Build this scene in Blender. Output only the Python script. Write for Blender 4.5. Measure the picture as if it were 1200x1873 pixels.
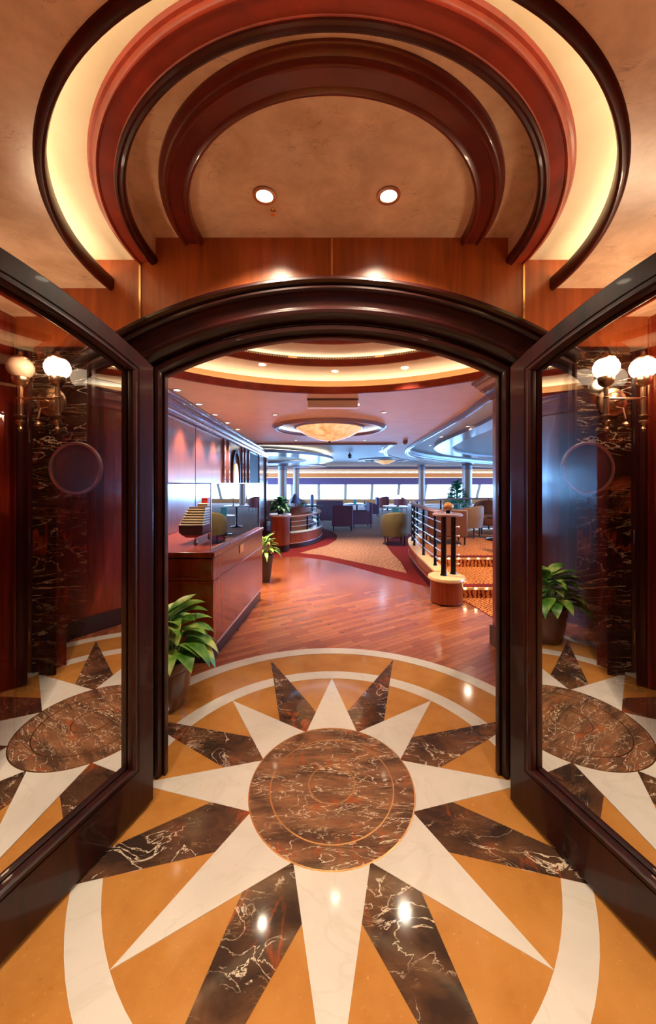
import bpy, math, random
from mathutils import Vector, Matrix, Euler
from mathutils.geometry import delaunay_2d_cdt
PI = math.pi
C = bpy.context.scene.collection
R = random.Random(7)
for o in list(bpy.data.objects): bpy.data.objects.remove(o)

# ------------------------------------------------------------------ camera
cd = bpy.data.cameras.new('camera'); cam = bpy.data.objects.new('camera', cd); C.objects.link(cam)
cam.location = (0, 0, 1.5); cam.rotation_euler = (PI/2, 0, 0)
cd.sensor_fit = 'AUTO'; cd.sensor_width = 36; cd.lens = 36*657/1873
cd.shift_x = -7/1873; cd.shift_y = -53.5/1873; cd.clip_start = 0.02; cd.clip_end = 300
bpy.context.scene.camera = cam
# ------------------------------------------------------------------ world and exposure
sc = bpy.context.scene
sc.view_settings.view_transform = 'Standard'; sc.view_settings.look = 'None'
sc.view_settings.exposure = 1.25; sc.view_settings.gamma = 1; sc.view_settings.use_curve_mapping = False
w = bpy.data.worlds.new('sky'); sc.world = w; w.use_nodes = True
bg = w.node_tree.nodes['Background']; bg.inputs[0].default_value = (.42, .68, 1, 1); bg.inputs[1].default_value = 3.0

WARM = (1, .70, .42); LAMP = (1, .82, .6)
def lamp(name, kind, loc, power, parent=None, col=WARM, size=.04, spot=2.4, rot=(0, 0, 0), sx=None, blend=.6):
    l = bpy.data.lights.new(name, kind); l.energy = power; l.color = col
    if kind == 'SPOT': l.spot_size = spot; l.spot_blend = blend; l.shadow_soft_size = size
    elif kind == 'POINT': l.shadow_soft_size = size
    elif kind == 'AREA':
        l.size = size
        if sx: l.shape = 'RECTANGLE'; l.size_y = sx
    o = bpy.data.objects.new(name, l); C.objects.link(o); o.location = loc; o.rotation_euler = rot
    if parent: o.parent = parent
    return o
# daylight that comes in through the long window walls of the lounge
p = lamp('window_daylight', 'AREA', (3, 26.7, 1.0), 2600, None, (.22, .50, 1), 30, sx=1.6, rot=(-PI/2, 0, 0))
p2 = lamp('side_window_daylight', 'AREA', (16.6, 13, 1.5), 2300, None, (.16, .46, 1), 22, sx=1.8, rot=(PI/2, 0, -PI/2+PI))
p3 = lamp('left_window_daylight', 'AREA', (-9.6, 17, 1.5), 1500, None, (.16, .46, 1), 14, sx=1.8, rot=(PI/2, 0, -PI/2))

# ------------------------------------------------------------------ materials
def mat(name, col=(.5, .5, .5), rough=.5, metal=0, coat=0, emit=None, es=1, spec=.5, coatr=.05):
    m = bpy.data.materials.new(name); m.use_nodes = True
    b = m.node_tree.nodes['Principled BSDF']
    b.inputs['Base Color'].default_value = (*col, 1); b.inputs['Roughness'].default_value = rough
    b.inputs['Metallic'].default_value = metal; b.inputs['Coat Weight'].default_value = coat
    b.inputs['Coat Roughness'].default_value = coatr; b.inputs['Specular IOR Level'].default_value = spec
    if emit: b.inputs['Emission Color'].default_value = (*emit, 1); b.inputs['Emission Strength'].default_value = es
    return m
class NT:
    def __init__(s, m): s.t = m.node_tree; s.n = s.t.nodes; s.l = s.t.links; s.b = s.n['Principled BSDF']
    def add(s, typ, **kw):
        n = s.n.new(typ)
        for k, v in kw.items():
            if hasattr(n, k): setattr(n, k, v)
            else: n.inputs[k.replace('_', ' ')].default_value = v
        return n
    def coords(s, scale=(1, 1, 1), rot=(0, 0, 0), kind='Object'):
        tc = s.add('ShaderNodeTexCoord'); mp = s.add('ShaderNodeMapping')
        mp.inputs['Scale'].default_value = scale; mp.inputs['Rotation'].default_value = rot
        s.l.new(tc.outputs[kind], mp.inputs[0]); return mp.outputs[0]
    def noise(s, vec, scale, detail=4, rough=.5, dist=0):
        n = s.add('ShaderNodeTexNoise'); n.inputs['Scale'].default_value = scale; n.inputs['Detail'].default_value = detail
        n.inputs['Roughness'].default_value = rough; n.inputs['Distortion'].default_value = dist
        s.l.new(vec, n.inputs['Vector']); return n.outputs['Fac']
    def ramp(s, fac, stops):
        r = s.add('ShaderNodeValToRGB'); e = r.color_ramp.elements
        while len(e) < len(stops): e.new(.5)
        for k, (p, c) in enumerate(stops):
            e[k].position = p; e[k].color = (*c, 1) if len(c) == 3 else c
        s.l.new(fac, r.inputs[0]); return r.outputs[0]
    def mix(s, fac, a, b, typ='MIX'):
        m = s.add('ShaderNodeMix', data_type='RGBA', blend_type=typ)
        for i, v in ((0, fac), (6, a), (7, b)):
            if hasattr(v, 'is_output'): s.l.new(v, m.inputs[i])
            else: m.inputs[i].default_value = v if i == 0 else (*v, 1)
        return m.outputs[2]
    def math(s, op, a, b=0, clamp=False):
        m = s.add('ShaderNodeMath', operation=op); m.use_clamp = clamp
        for i, v in ((0, a), (1, b)):
            if hasattr(v, 'is_output'): s.l.new(v, m.inputs[i])
            else: m.inputs[i].default_value = v
        return m.outputs[0]
    def vein(s, vec, scale, width, detail=6, dist=.6):
        n = s.noise(vec, scale, detail, .55, dist)
        a = s.math('ABSOLUTE', s.math('SUBTRACT', n, .5))
        return s.math('SUBTRACT', 1, s.math('DIVIDE', a, width), True)
    def out(s, col, bump=None, bs=.1):
        s.l.new(col, s.b.inputs['Base Color'])
        if bump is not None:
            bn = s.add('ShaderNodeBump'); bn.inputs['Strength'].default_value = bs; bn.inputs['Distance'].default_value = .01
            s.l.new(bump, bn.inputs['Height']); s.l.new(bn.outputs[0], s.b.inputs['Normal'])

def wood(name, dark, light, rough=.28, coat=.6, scale=(22, 22, 1.6), coatr=.06):
    m = mat(name, light, rough, coat=coat, coatr=coatr); t = NT(m); v = t.coords(scale)
    n = t.noise(v, 1.0, 5, .6, .4); n2 = t.noise(t.coords(tuple(q*5 for q in scale)), 1.0, 3)
    c = t.ramp(n, [(.3, dark), (.7, light)]); c2 = t.mix(t.math('MULTIPLY', n2, .35), c, dark)
    t.out(c2); return m
def marble_dark(name, base=(.022, .011, .008), scale=1.0, stretch=(1, 1, 1), brown=.5, rough=.1, dens=0):
    m = mat(name, base, rough, coat=.2); t = NT(m); v = t.coords(tuple(scale*q for q in stretch)); 
    cl = t.noise(v, 3.2, 5, .6, .5)
    c = t.ramp(cl, [(.38, base), (.62, (.10*brown*2, .045*brown*2, .022*brown*2)), (.78, (.2*brown*2, .075*brown*2, .02*brown*2))])
    rust = t.vein(t.coords((scale*2.4, scale*.9, scale)), 2.1, .032, 5, .9)
    rm = t.math('MULTIPLY', rust, t.ramp(t.noise(v, 1.6, 2), [(.5, (0, 0, 0)), (.6, (1, 1, 1))]))
    c = t.mix(t.math('MULTIPLY', rm, .8), c, (.38, .07, .018))
    w1 = t.vein(v, 4.0, .011, 8, 1.2)
    msk = t.ramp(t.noise(v, 2.3, 2), [(.44-dens, (0, 0, 0)), (.56-dens, (1, 1, 1))])
    c = t.mix(t.math('MULTIPLY', w1, msk), c, (.78, .64, .48))
    w2 = t.vein(t.coords(tuple(1.0*scale*q for q in (stretch[0]*.7, stretch[1]*1.6, stretch[2]*1.2))), 9.0, .016, 5, .8)
    msk2 = t.ramp(t.noise(v, 3.3, 2), [(.48-dens, (0, 0, 0)), (.6, (1, 1, 1))])
    c = t.mix(t.math('MULTIPLY', t.math('MULTIPLY', w2, msk2), .75), c, (.42, .25, .13))
    t.out(c); return m

M = {}
M['mahogany'] = wood('dark_mahogany', (.008, .0012, .0012), (.045, .0035, .003), .4, .3, coatr=.04)
M['casing'] = wood('dark_casing_wood', (.008, .001, .001), (.030, .0025, .002), .4, .4, (2, 2, 8), .04)
M['redwood'] = wood('red_wood', (.11, .007, .003), (.32, .028, .008), .3, .5)
M['glosswood'] = wood('gloss_wood', (.12, .025, .012), (.22, .05, .022), .3, 1, coatr=.12)
M['upperwood'] = wood('orange_veneer', (.25, .05, .010), (.50, .115, .022), .38, .3, coatr=.22)
M['ringwood'] = wood('ring_wood', (.20, .022, .010), (.40, .040, .016), .38, .3, (6, 6, 6), .2)
M['ringmid'] = wood('ring_red_wood', (.09, .007, .004), (.17, .013, .007), .38, .4, (6, 6, 6), .06)
M['ringdark'] = wood('ring_dark_wood', (.020, .002, .001), (.085, .007, .004), .4, .3, (6, 6, 6), .06)
M['casewood'] = wood('display_wood', (.22, .028, .007), (.38, .055, .012), .25, .6)
M['goldtrim'] = mat('gold_band', (.42, .25, .12), .35, .3)
M['brass'] = mat('brass', (.80, .52, .24), .25, 1)
M['antique'] = mat('antique_brass', (.50, .34, .22), .3, 1)
M['chrome'] = mat('chrome', (.85, .85, .88), .3, 1)
M['darkmetal'] = mat('dark_metal', (.03, .022, .022), .25, .8)
M['plaster'] = mat('ceiling_plaster', (.58, .35, .19), .32); t = NT(M['plaster']); v = t.coords((1, 1, 1))
n1 = t.noise(v, 5, 6, .65, .3)
c = t.ramp(n1, [(.33, (.56, .35, .21)), (.67, (.84, .60, .42))])
st = t.math('MULTIPLY', t.vein(t.coords((1, 3, 1)), 7, .014, 4, .8), t.ramp(t.noise(v, 6, 2), [(.56, (0, 0, 0)), (.64, (1, 1, 1))]))
t.out(t.mix(t.math('MULTIPLY', st, .7), c, (.28, .15, .07)), n1, .12)
M['coveplaster'] = mat('cove_plaster', (.80, .64, .38), .5); t = NT(M['coveplaster'])
t.out(t.ramp(t.noise(t.coords(), 5, 6, .65, .3), [(.3, (.78, .68, .49)), (.7, (.87, .78, .60))]))
M['loungeceil'] = mat('lounge_ceiling', (.50, .29, .19), .5); t = NT(M['loungeceil'])
t.out(t.ramp(t.noise(t.coords(), 3, 5, .6, .3), [(.3, (.70, .47, .30)), (.7, (.78, .54, .36))]))
M['paleceil'] = mat('pale_gloss_ceiling', (.50, .58, .62), .5, spec=.25)
M['moulding'] = mat('lilac_moulding', (.20, .11, .12), .45, coat=.25, coatr=.15)
M['cornice'] = mat('cornice_wood', (.20, .09, .10), .18, coat=1)
M['downlens'] = mat('downlight_lens', (1, 1, 1), .3, emit=(1, .86, .62), es=5)
M['glintlens'] = mat('added_spot_lens', (1, 1, 1), .3, emit=(1, .86, .62), es=6)
M['strip'] = mat('cove_strip', (1, .8, .5), .5, emit=(1, .80, .52), es=4.5)
M['dome_strip'] = mat('dome_strip', (1, .8, .5), .5, emit=(1, .84, .58), es=6.5)
M['globe'] = mat('lit_globe', (1, .9, .75), .3, emit=(1, .80, .55), es=5)
M['globeoff'] = mat('frosted_globe', (.62, .48, .36), .35)
M['whitem'] = mat('white_marble', (.8, .72, .62), .09, coat=.2); t = NT(M['whitem']); v = t.coords()
c = t.ramp(t.noise(v, 3, 5, .6, .5), [(.3, (.56, .51, .45)), (.6, (.64, .59, .53))])
ve = t.math('MULTIPLY', t.vein(v, 2.5, .02, 6, 1), .4)
t.out(t.mix(ve, c, (.52, .46, .38)))
M['goldm'] = mat('gold_limestone', (.5, .23, .05), .1, coat=.15); t = NT(M['goldm']); v = t.coords()
c = t.ramp(t.noise(v, 4, 5, .6), [(.3, (.38, .15, .03)), (.7, (.50, .225, .055))])
sp = t.ramp(t.noise(v, 60, 3, .7), [(.62, (0, 0, 0)), (.72, (1, 1, 1))])
c = t.mix(t.math('MULTIPLY', sp, .35), c, (.72, .42, .14))
sd = t.ramp(t.noise(t.coords((1.1, 1, 1)), 42, 3, .7), [(.66, (0, 0, 0)), (.74, (1, 1, 1))])
t.out(t.mix(t.math('MULTIPLY', sd, .4), c, (.22, .07, .01)))
M['darkm'] = marble_dark('dark_marble', (.036, .020, .015), 1.3, (1, 1.5, 1), .62, .07, .0)
M['discm'] = marble_dark('disc_marble', (.085, .042, .026), 2.1, (.6, 1.9, 1), 1.25, .07, .07)
M['panelm'] = marble_dark('panel_marble', (.010, .005, .004), .95, (.6, 1, 3.0), .18, .1, .02)
M['red'] = mat('red_carpet', (.16, .014, .016), .95, spec=.1)
M['skirt'] = mat('skirting_dark', (.03, .015, .02), .3)
def carpet(name, a, b, scale, rot=0, w=.5):
    m = mat(name, a, .95, spec=.1); t = NT(m); v = t.coords((1, 1, 1), (0, 0, rot))
    wv = t.add('ShaderNodeTexWave', wave_type='BANDS', wave_profile='SIN'); wv.inputs['Scale'].default_value = scale
    wv.inputs['Distortion'].default_value = 3.5; wv.inputs['Detail'].default_value = 1; wv.inputs['Detail Scale'].default_value = 2.2
    t.l.new(v, wv.inputs['Vector']); ch = t.add('ShaderNodeTexVoronoi'); ch.inputs['Scale'].default_value = scale*3.2
    t.l.new(v, ch.inputs['Vector'])
    f = t.math('MULTIPLY', wv.outputs['Fac'], t.math('ADD', .5, ch.outputs['Distance']))
    t.out(t.ramp(f, [(w-.16, b), (w+.1, a)]), ch.outputs['Distance'], .2); return m
M['tan'] = carpet('tan_carpet', (.42, .22, .15), (.22, .085, .06), 5, .7, .35)
M['wave'] = carpet('gold_wave_carpet', (.60, .22, .06), (.17, .018, .010), 8.5, .9, .40)
# parquet
M['parquet'] = mat('parquet', (.3, .08, .02), .25, coat=.9, coatr=.14); t = NT(M['parquet']); v = t.coords((1, 1, 1), (0, 0, -.55))
br = t.add('ShaderNodeTexBrick'); br.offset = .37; br.inputs['Scale'].default_value = 1; br.inputs['Brick Width'].default_value = .42
br.inputs['Row Height'].default_value = .06; br.inputs['Mortar Size'].default_value = .0012; br.inputs['Bias'].default_value = 0
br.inputs['Color1'].default_value = (.30, .065, .022, 1); br.inputs['Color2'].default_value = (.48, .15, .055, 1); br.inputs['Mortar'].default_value = (.06, .012, .005, 1)
t.l.new(v, br.inputs['Vector'])
gr = t.noise(t.coords((3, 40, 1), (0, 0, -.55)), 1, 4)
t.out(t.mix(t.math('MULTIPLY', gr, .4), br.outputs['Color'], (.12, .025, .008)))
for k_ in ('mahogany', 'casing', 'ringdark', 'ringwood'): M[k_].node_tree.nodes['Principled BSDF'].inputs['Specular IOR Level'].default_value = .25
# glass
def glassmat(name, tint=(1, 1, 1), boost=1.0, ior=1.5):
    m = bpy.data.materials.new(name); m.use_nodes = True; n = m.node_tree.nodes; l = m.node_tree.links; n.clear()
    o = n.new('ShaderNodeOutputMaterial'); tr = n.new('ShaderNodeBsdfTransparent'); gl = n.new('ShaderNodeBsdfGlossy')
    fr = n.new('ShaderNodeFresnel'); mx = n.new('ShaderNodeMixShader'); mu = n.new('ShaderNodeMath'); mu.operation = 'MULTIPLY'; mu.use_clamp = True
    tr.inputs[0].default_value = (*tint, 1); gl.inputs['Roughness'].default_value = 0; fr.inputs[0].default_value = ior; mu.inputs[1].default_value = boost
    l.new(fr.outputs[0], mu.inputs[0]); l.new(mu.outputs[0], mx.inputs[0]); l.new(tr.outputs[0], mx.inputs[1]); l.new(gl.outputs[0], mx.inputs[2]); l.new(mx.outputs[0], o.inputs[0]); return m
M['glass'] = glassmat('door_glass', (.72, .66, .64), 1.5)
M['caseglass'] = glassmat('case_glass', (.9, .94, .96), 1.3)
M['winglass'] = glassmat('window_glass', (.97, .99, 1), 1.0)
M['alabaster'] = mat('alabaster', (.75, .42, .18), .4, emit=(1, .52, .20), es=.35); t = NT(M['alabaster'])
t.out(t.ramp(t.noise(t.coords(), 5, 6, .6, 1), [(.35, (.5, .25, .1)), (.6, (.85, .55, .28))]))
t.l.new(t.ramp(t.noise(t.coords(), 5, 6, .6, 1), [(.35, (.75, .34, .10)), (.62, (1, .66, .34))]), t.b.inputs['Emission Color'])
M['leaf'] = mat('leaf', (.08, .22, .03), .4); t = NT(M['leaf']); t.out(t.ramp(t.noise(t.coords(), 7, 3), [(.35, (.035, .15, .012)), (.5, (.16, .34, .04)), (.62, (.50, .55, .14))]))
M['leafblue'] = mat('dark_leaf', (.05, .22, .10), .45)
M['pot'] = mat('brown_glazed_pot', (.13, .045, .022), .22, coat=.6)
M['potdark'] = mat('dark_pot', (.03, .015, .012), .3)
M['soil'] = mat('soil', (.03, .018, .01), .95)
M['navy'] = mat('ship_hull', (.006, .007, .014), .4); M['hullred'] = mat('hull_red', (.3, .02, .015), .4)
M['shipwhite'] = mat('ship_deck', (.78, .62, .40), .45); M['shipwin'] = mat('ship_window', (.10, .05, .03), .3)
M['shipred'] = mat('ship_funnel', (.62, .03, .02), .35)
M['purple'] = mat('purple_upholstery', (.16, .065, .10), .8); M['brownup'] = mat('brown_leather', (.17, .055, .03), .5)
M['tanup'] = mat('tan_upholstery', (.24, .13, .08), .7); M['olive'] = mat('olive_upholstery', (.13, .105, .045), .7)
M['redup'] = mat('red_upholstery', (.30, .045, .04), .7); M['legwood'] = mat('chair_leg', (.03, .01, .008), .3)
M['rose'] = mat('rose_upholstery', (.34, .17, .14), .75)
M['tabletop'] = mat('pale_tabletop', (.65, .72, .74), .15); M['shade'] = mat('lamp_shade', (.22, .26, .42), .6)
M['whiteshade'] = mat('white_shade', (.9, .9, .9), .4, emit=(1, .97, .9), es=.6)
M['blind'] = mat('purple_blind', (.20, .11, .22), .8); M['headwood'] = mat('header_wood', (.62, .24, .07), .35)
M['frame'] = mat('window_frame', (.55, .48, .38), .5); M['column'] = mat('column_wood', (.48, .20, .12), .38, coat=.3, coatr=.2)
M['ledge'] = mat('honey_marble', (.72, .46, .22), .15); M['amber'] = mat('amber_glass', (.40, .16, .045), .1, coat=.6, emit=(1, .5, .1), es=.0)
M['beige'] = mat('beige_box', (.9, .72, .52), .45); M['teal'] = mat('teal_card', (.10, .48, .48), .5)
M['led'] = mat('step_led', (1, .8, .5), .4, emit=(1, .76, .40), es=18)
M['disc'] = mat('dark_gloss_disc', (.06, .035, .04), .08, coat=.8)
M['nichelit'] = mat('niche_glow', (.9, .4, .2), .4, emit=(1, .42, .18), es=.7)
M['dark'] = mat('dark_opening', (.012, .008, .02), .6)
M['black'] = mat('black', (.01, .01, .01), .4)

# ------------------------------------------------------------------ mesh helpers
class MB:
    def __init__(s): s.v = []; s.f = []
    def add(s, vs, fs, mtx=None):
        n = len(s.v)
        s.v += [tuple(mtx @ Vector(q)) if mtx else tuple(q) for q in vs]
        s.f += [tuple(n+i for i in f) for f in fs]; return s
    def box(s, x0, y0, z0, x1, y1, z1, mtx=None):
        return s.add([(x0,y0,z0),(x1,y0,z0),(x1,y1,z0),(x0,y1,z0),(x0,y0,z1),(x1,y0,z1),(x1,y1,z1),(x0,y1,z1)],
                     [(0,3,2,1),(4,5,6,7),(0,1,5,4),(1,2,6,5),(2,3,7,6),(3,0,4,7)], mtx)
    def prism(s, poly, z0, z1):      # poly CCW list of (x,y)
        n = len(poly)
        vs = [(x, y, z0) for x, y in poly]+[(x, y, z1) for x, y in poly]
        return s.add(vs, [tuple(range(n-1, -1, -1)), tuple(range(n, 2*n))]+[(i, (i+1) % n, n+(i+1) % n, n+i) for i in range(n)])
    def lathe(s, prof, c=(0, 0, 0), a0=0, a1=2*PI, n=48, sx=1, sy=1, closed=False, mtx=None):
        full = abs(a1-a0-2*PI) < 1e-6; m = n if full else n+1; k = len(prof)
        vs = []
        for i in range(m):
            a = a0+(a1-a0)*i/n
            vs += [(c[0]+r*math.cos(a)*sx, c[1]+r*math.sin(a)*sy, c[2]+z) for r, z in prof]
        fs = []
        kk = k if closed else k-1
        for i in range(n):
            i2 = (i+1) % m
            for j in range(kk):
                j2 = (j+1) % k; fs.append((i*k+j, i2*k+j, i2*k+j2, i*k+j2))
        if closed and not full: fs += [tuple(range(k-1, -1, -1)), tuple(range((m-1)*k, m*k))]
        return s.add(vs, fs, mtx)
    def sweep(s, path, prof, closed=False, frames=None, pclosed=True, up=None):
        # prof points (a,b): a along side vector, b along up vector
        P = [Vector(q) for q in path]; n = len(P); k = len(prof); vs = []
        for i in range(n):
            a = P[(i-1) % n] if (closed or i > 0) else P[i]; b = P[(i+1) % n] if (closed or i < n-1) else P[i]
            tg = (b-a).normalized(); u = Vector(up or (0, 0, 1)); sd = tg.cross(u).normalized(); u = sd.cross(tg).normalized()
            sc_ = 1
            if (closed or 0 < i < n-1):
                d1 = (P[i]-a).normalized(); d2 = (b-P[i]).normalized(); cs = max(.3, math.sqrt(max(0, (1+d1.dot(d2))/2))); sc_ = 1/cs
            vs += [tuple(P[i]+sd*q[0]*sc_+u*q[1]) for q in prof]
        fs = []; m = n if closed else n-1; kk = k if pclosed else k-1
        for i in range(m):
            i2 = (i+1) % n
            for j in range(kk):
                j2 = (j+1) % k; fs.append((i*k+j, i*k+j2, i2*k+j2, i2*k+j))
        if not closed and pclosed: fs += [tuple(range(k-1, -1, -1)), tuple(range((n-1)*k, n*k))]
        return s.add(vs, fs)
    def tube(s, path, r, n=10, closed=False, up=None):
        return s.sweep(path, [(r*math.cos(2*PI*i/n), r*math.sin(2*PI*i/n)) for i in range(n)], closed, up=up)
    def build(s, name, m, parent=None, sharp=35, bevel=0, **props):
        me = bpy.data.meshes.new(name); me.from_pydata(s.v, [], s.f); me.validate(); me.update()
        import bmesh
        bm = bmesh.new(); bm.from_mesh(me); bmesh.ops.recalc_face_normals(bm, faces=bm.faces); bm.to_mesh(me); bm.free()
        me.polygons.foreach_set('use_smooth', [True]*len(me.polygons)); me.set_sharp_from_angle(angle=math.radians(sharp))
        me.materials.append(m if not isinstance(m, str) else M[m])
        o = bpy.data.objects.new(name, me); C.objects.link(o)
        if parent: o.parent = parent
        if bevel:
            b = o.modifiers.new('b', 'BEVEL'); b.width = bevel; b.segments = 2; b.limit_method = 'ANGLE'; b.angle_limit = math.radians(50)
        for k_, v_ in props.items(): o[k_] = v_
        return o
def struct(o): o['kind'] = 'structure'; return o
def thing(name, label, cat, loc=(0, 0, 0), rz=0, group=None):
    o = bpy.data.objects.new(name, None); C.objects.link(o); o.location = loc; o.rotation_euler = (0, 0, rz); o.empty_display_size = .1
    o['label'] = label; o['category'] = cat
    if group: o['group'] = group
    return o
def tag(o, label, cat, group=None):
    o['label'] = label; o['category'] = cat
    if group: o['group'] = group
    return o
def sempty(name):
    o = bpy.data.objects.new(name, None); C.objects.link(o); return struct(o)
def dup(root, loc, rz, label, group=None):
    r = root.copy(); C.objects.link(r); r.location = loc; r.rotation_euler = (0, 0, rz); r['label'] = label
    if group: r['group'] = group
    for ch in list(root.children):
        c_ = ch.copy(); C.objects.link(c_); c_.parent = r
        for g in ch.children:
            d = g.copy(); C.objects.link(d); d.parent = c_
    return r
def inside(p, poly):
    x, y = p; r = False; n = len(poly)
    for i in range(n):
        x1, y1 = poly[i]; x2, y2 = poly[(i+1) % n]
        if (y1 > y) != (y2 > y) and x < (x2-x1)*(y-y1)/(y2-y1)+x1: r = not r
    return r
def area(p): return sum(p[i][0]*p[(i+1) % len(p)][1]-p[(i+1) % len(p)][0]*p[i][1] for i in range(len(p)))/2
def plate(outer, holes, z=0):      # flat triangulated plate with holes -> verts, faces
    loops = [outer]+holes; vs = []; es = []
    for L in loops:
        n0 = len(vs); vs += [Vector(q) for q in L]; es += [(n0+i, n0+(i+1) % len(L)) for i in range(len(L))]
    v2, e2, f2, *_ = delaunay_2d_cdt(vs, es, [], 0, 1e-5)
    fs = []
    for f in f2:
        c = (sum(v2[i][0] for i in f)/len(f), sum(v2[i][1] for i in f)/len(f))
        if inside(c, outer) and not any(inside(c, h) for h in holes): fs.append(tuple(f))
    return [(q[0], q[1]) for q in v2], fs
def slab(mb, outer, holes, z0, z1):
    v, f = plate(outer, holes)
    mb.add([(x, y, z0) for x, y in v], f); mb.add([(x, y, z1) for x, y in v], f)
    for L in [outer]+holes:
        n = len(L); mb.add([(x, y, z0) for x, y in L]+[(x, y, z1) for x, y in L], [(i, (i+1) % n, n+(i+1) % n, n+i) for i in range(n)])
    return mb
def circ(cx, cy, rx, ry=None, n=64, a0=0, a1=2*PI):
    ry = ry or rx; m = n if abs(a1-a0-2*PI) < 1e-6 else n+1
    return [(cx+rx*math.cos(a0+(a1-a0)*i/n), cy+ry*math.sin(a0+(a1-a0)*i/n)) for i in range(m)]
def spline(pts, closed=True, k=6):
    n = len(pts); out = []; rng = n if closed else n-1
    g = (lambda i: Vector(pts[i % n])) if closed else (lambda i: Vector(pts[min(max(i, 0), n-1)]))
    for i in range(rng):
        p0, p1, p2, p3 = g(i-1), g(i), g(i+1), g(i+2)
        for j in range(k):
            t_ = j/k
            out.append(tuple(.5*((2*p1)+(p2-p0)*t_+(2*p0-5*p1+4*p2-p3)*t_*t_+(3*p1-p0-3*p2+p3)*t_**3)))
    if not closed: out.append(tuple(pts[-1]))
    return out

# ================================================================== STRUCTURE: vestibule
YW = 1.85; YC = 1.80; XS = 1.64; ZC = 1.80-1.0
X0, Y0 = 0, 1.787
# --- floor of the vestibule: gold limestone with inlays
fl = struct(slab(MB(), [(-1.9, -2.3)]+[(1.9, -2.3), (1.9, YW)]+circ(X0, Y0, 1.47, n=40, a0=.043, a1=PI-.043)+[(-1.9, YW)], [], -.05, 0).build('floor', 'goldm'))
def ringplate(r0, r1, z0, z1): return MB().lathe([(r0, z0), (r1, z0), (r1, z1), (r0, z1)], (X0, Y0, 0), n=96, closed=True)
# hole-free stone inlays, each a shallow piece set in the floor
ringplate(.966, 1.069, .0002, .0010).build('inner_marble_ring', 'whitem', fl, label='narrow white marble ring around the star')
ringplate(1.362, 1.466, .0002, .0030).build('outer_marble_ring', 'whitem', fl, label='outermost white marble ring meeting the parquet')
def star(tip, base, off, z0, z1):
    pts = []
    for i in range(8):
        a = i*PI/4+off; pts.append((X0+tip*math.cos(a), Y0+tip*math.sin(a)))
        a += PI/8; pts.append((X0+base*math.cos(a), Y0+base*math.sin(a)))
    return MB().prism(pts, z0, z1)
star(1.352, .398, PI/8, .0004, .0020).build('dark_marble_star', 'darkm', fl, label='black marble eight-point star with rust and white veins')
star(.966, .398, 0, .0004, .0026).build('white_marble_star', 'whitem', fl, label='white marble eight-point star')
MB().prism(circ(X0, Y0, .401, n=96), .0004, .0032).build('marble_disc', 'discm', fl, label='round brown veined marble centre')
for r_ in (.403, .303, .114):
    MB().lathe([(r_-.003, .0004), (r_+.003, .0004), (r_+.003, .0038), (r_-.003, .0038)], (X0, Y0, 0), n=96, closed=True).build('brass_ring', 'brass', fl)
# --- walls
def archz(x, off=0):
    Rr = 1.923+off; return .317+math.sqrt(max(0, Rr*Rr-x*x))
def front_poly():
    pts = [(-2.4, 0), (-.96, 0)]
    pts += [(-.96+1.92*i/32, archz(-.96+1.92*i/32, .13)) for i in range(33)]
    return pts+[(.96, 0), (2.4, 0), (2.4, 2.80), (-2.4, 2.80)]
v, f = plate(front_poly(), [])
mb = MB()
mb.add([(x, YW, z) for x, z in v], f); mb.add([(x, YW+.12, z) for x, z in v], f)
fp = front_poly(); n = len(fp); mb.add([(x, YW, z) for x, z in fp]+[(x, YW+.12, z) for x, z in fp], [(i, (i+1) % n, n+(i+1) % n, n+i) for i in range(n)])
wf = struct(mb.build('wall_front', 'redwood'))
MB().add([(x, YW-.004, z) for x, z in [(-XS, 2.2)]+[(-1.05+.0, 2.2)]+[(-1.05+2.1*i/24, archz(-1.05+2.1*i/24, .2)) for i in range(25)]+[(1.05, 2.2), (XS, 2.2), (XS, 2.79), (-XS, 2.79)]],
         plate([(-XS, 2.2)]+[(-1.05, 2.2)]+[(-1.05+2.1*i/24, archz(-1.05+2.1*i/24, .2)) for i in range(25)]+[(1.05, 2.2), (XS, 2.2), (XS, 2.79), (-XS, 2.79)], [])[1]).build('veneer_panel', 'upperwood', wf, label='orange glossy veneer above the arch')
for x in (-.985, 0, .985):
    MB().box(x-.005, YW-.009, archz(min(abs(x), .98), .25)-.02 if abs(x) < .5 else 2.25, x+.005, YW-.003, 2.79).build('brass_strip', 'brass', wf)
for s in (-1, 1):
    MB().box(s*1.625-.004, YW-.008, 0, s*1.625+.004, YW-.001, 2.36).build('brass_strip', 'brass', wf)
    side = 'left' if s < 0 else 'right'
    struct(MB().box(min(s*XS, s*(XS+.2)), -2.2, 0, max(s*XS, s*(XS+.2)), YW, 2.80).build('wall_'+side, 'redwood'))
    struct(MB().box(min(s*XS, s*(XS-.015)), -2.2, .003, max(s*XS, s*(XS-.015)), YW-.002, .14).build('baseboard_'+side, 'mahogany', bevel=.004))
struct(MB().box(-1.84, -2.4, 0, 1.84, -2.2, 2.80).build('wall_back', 'redwood'))
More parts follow.
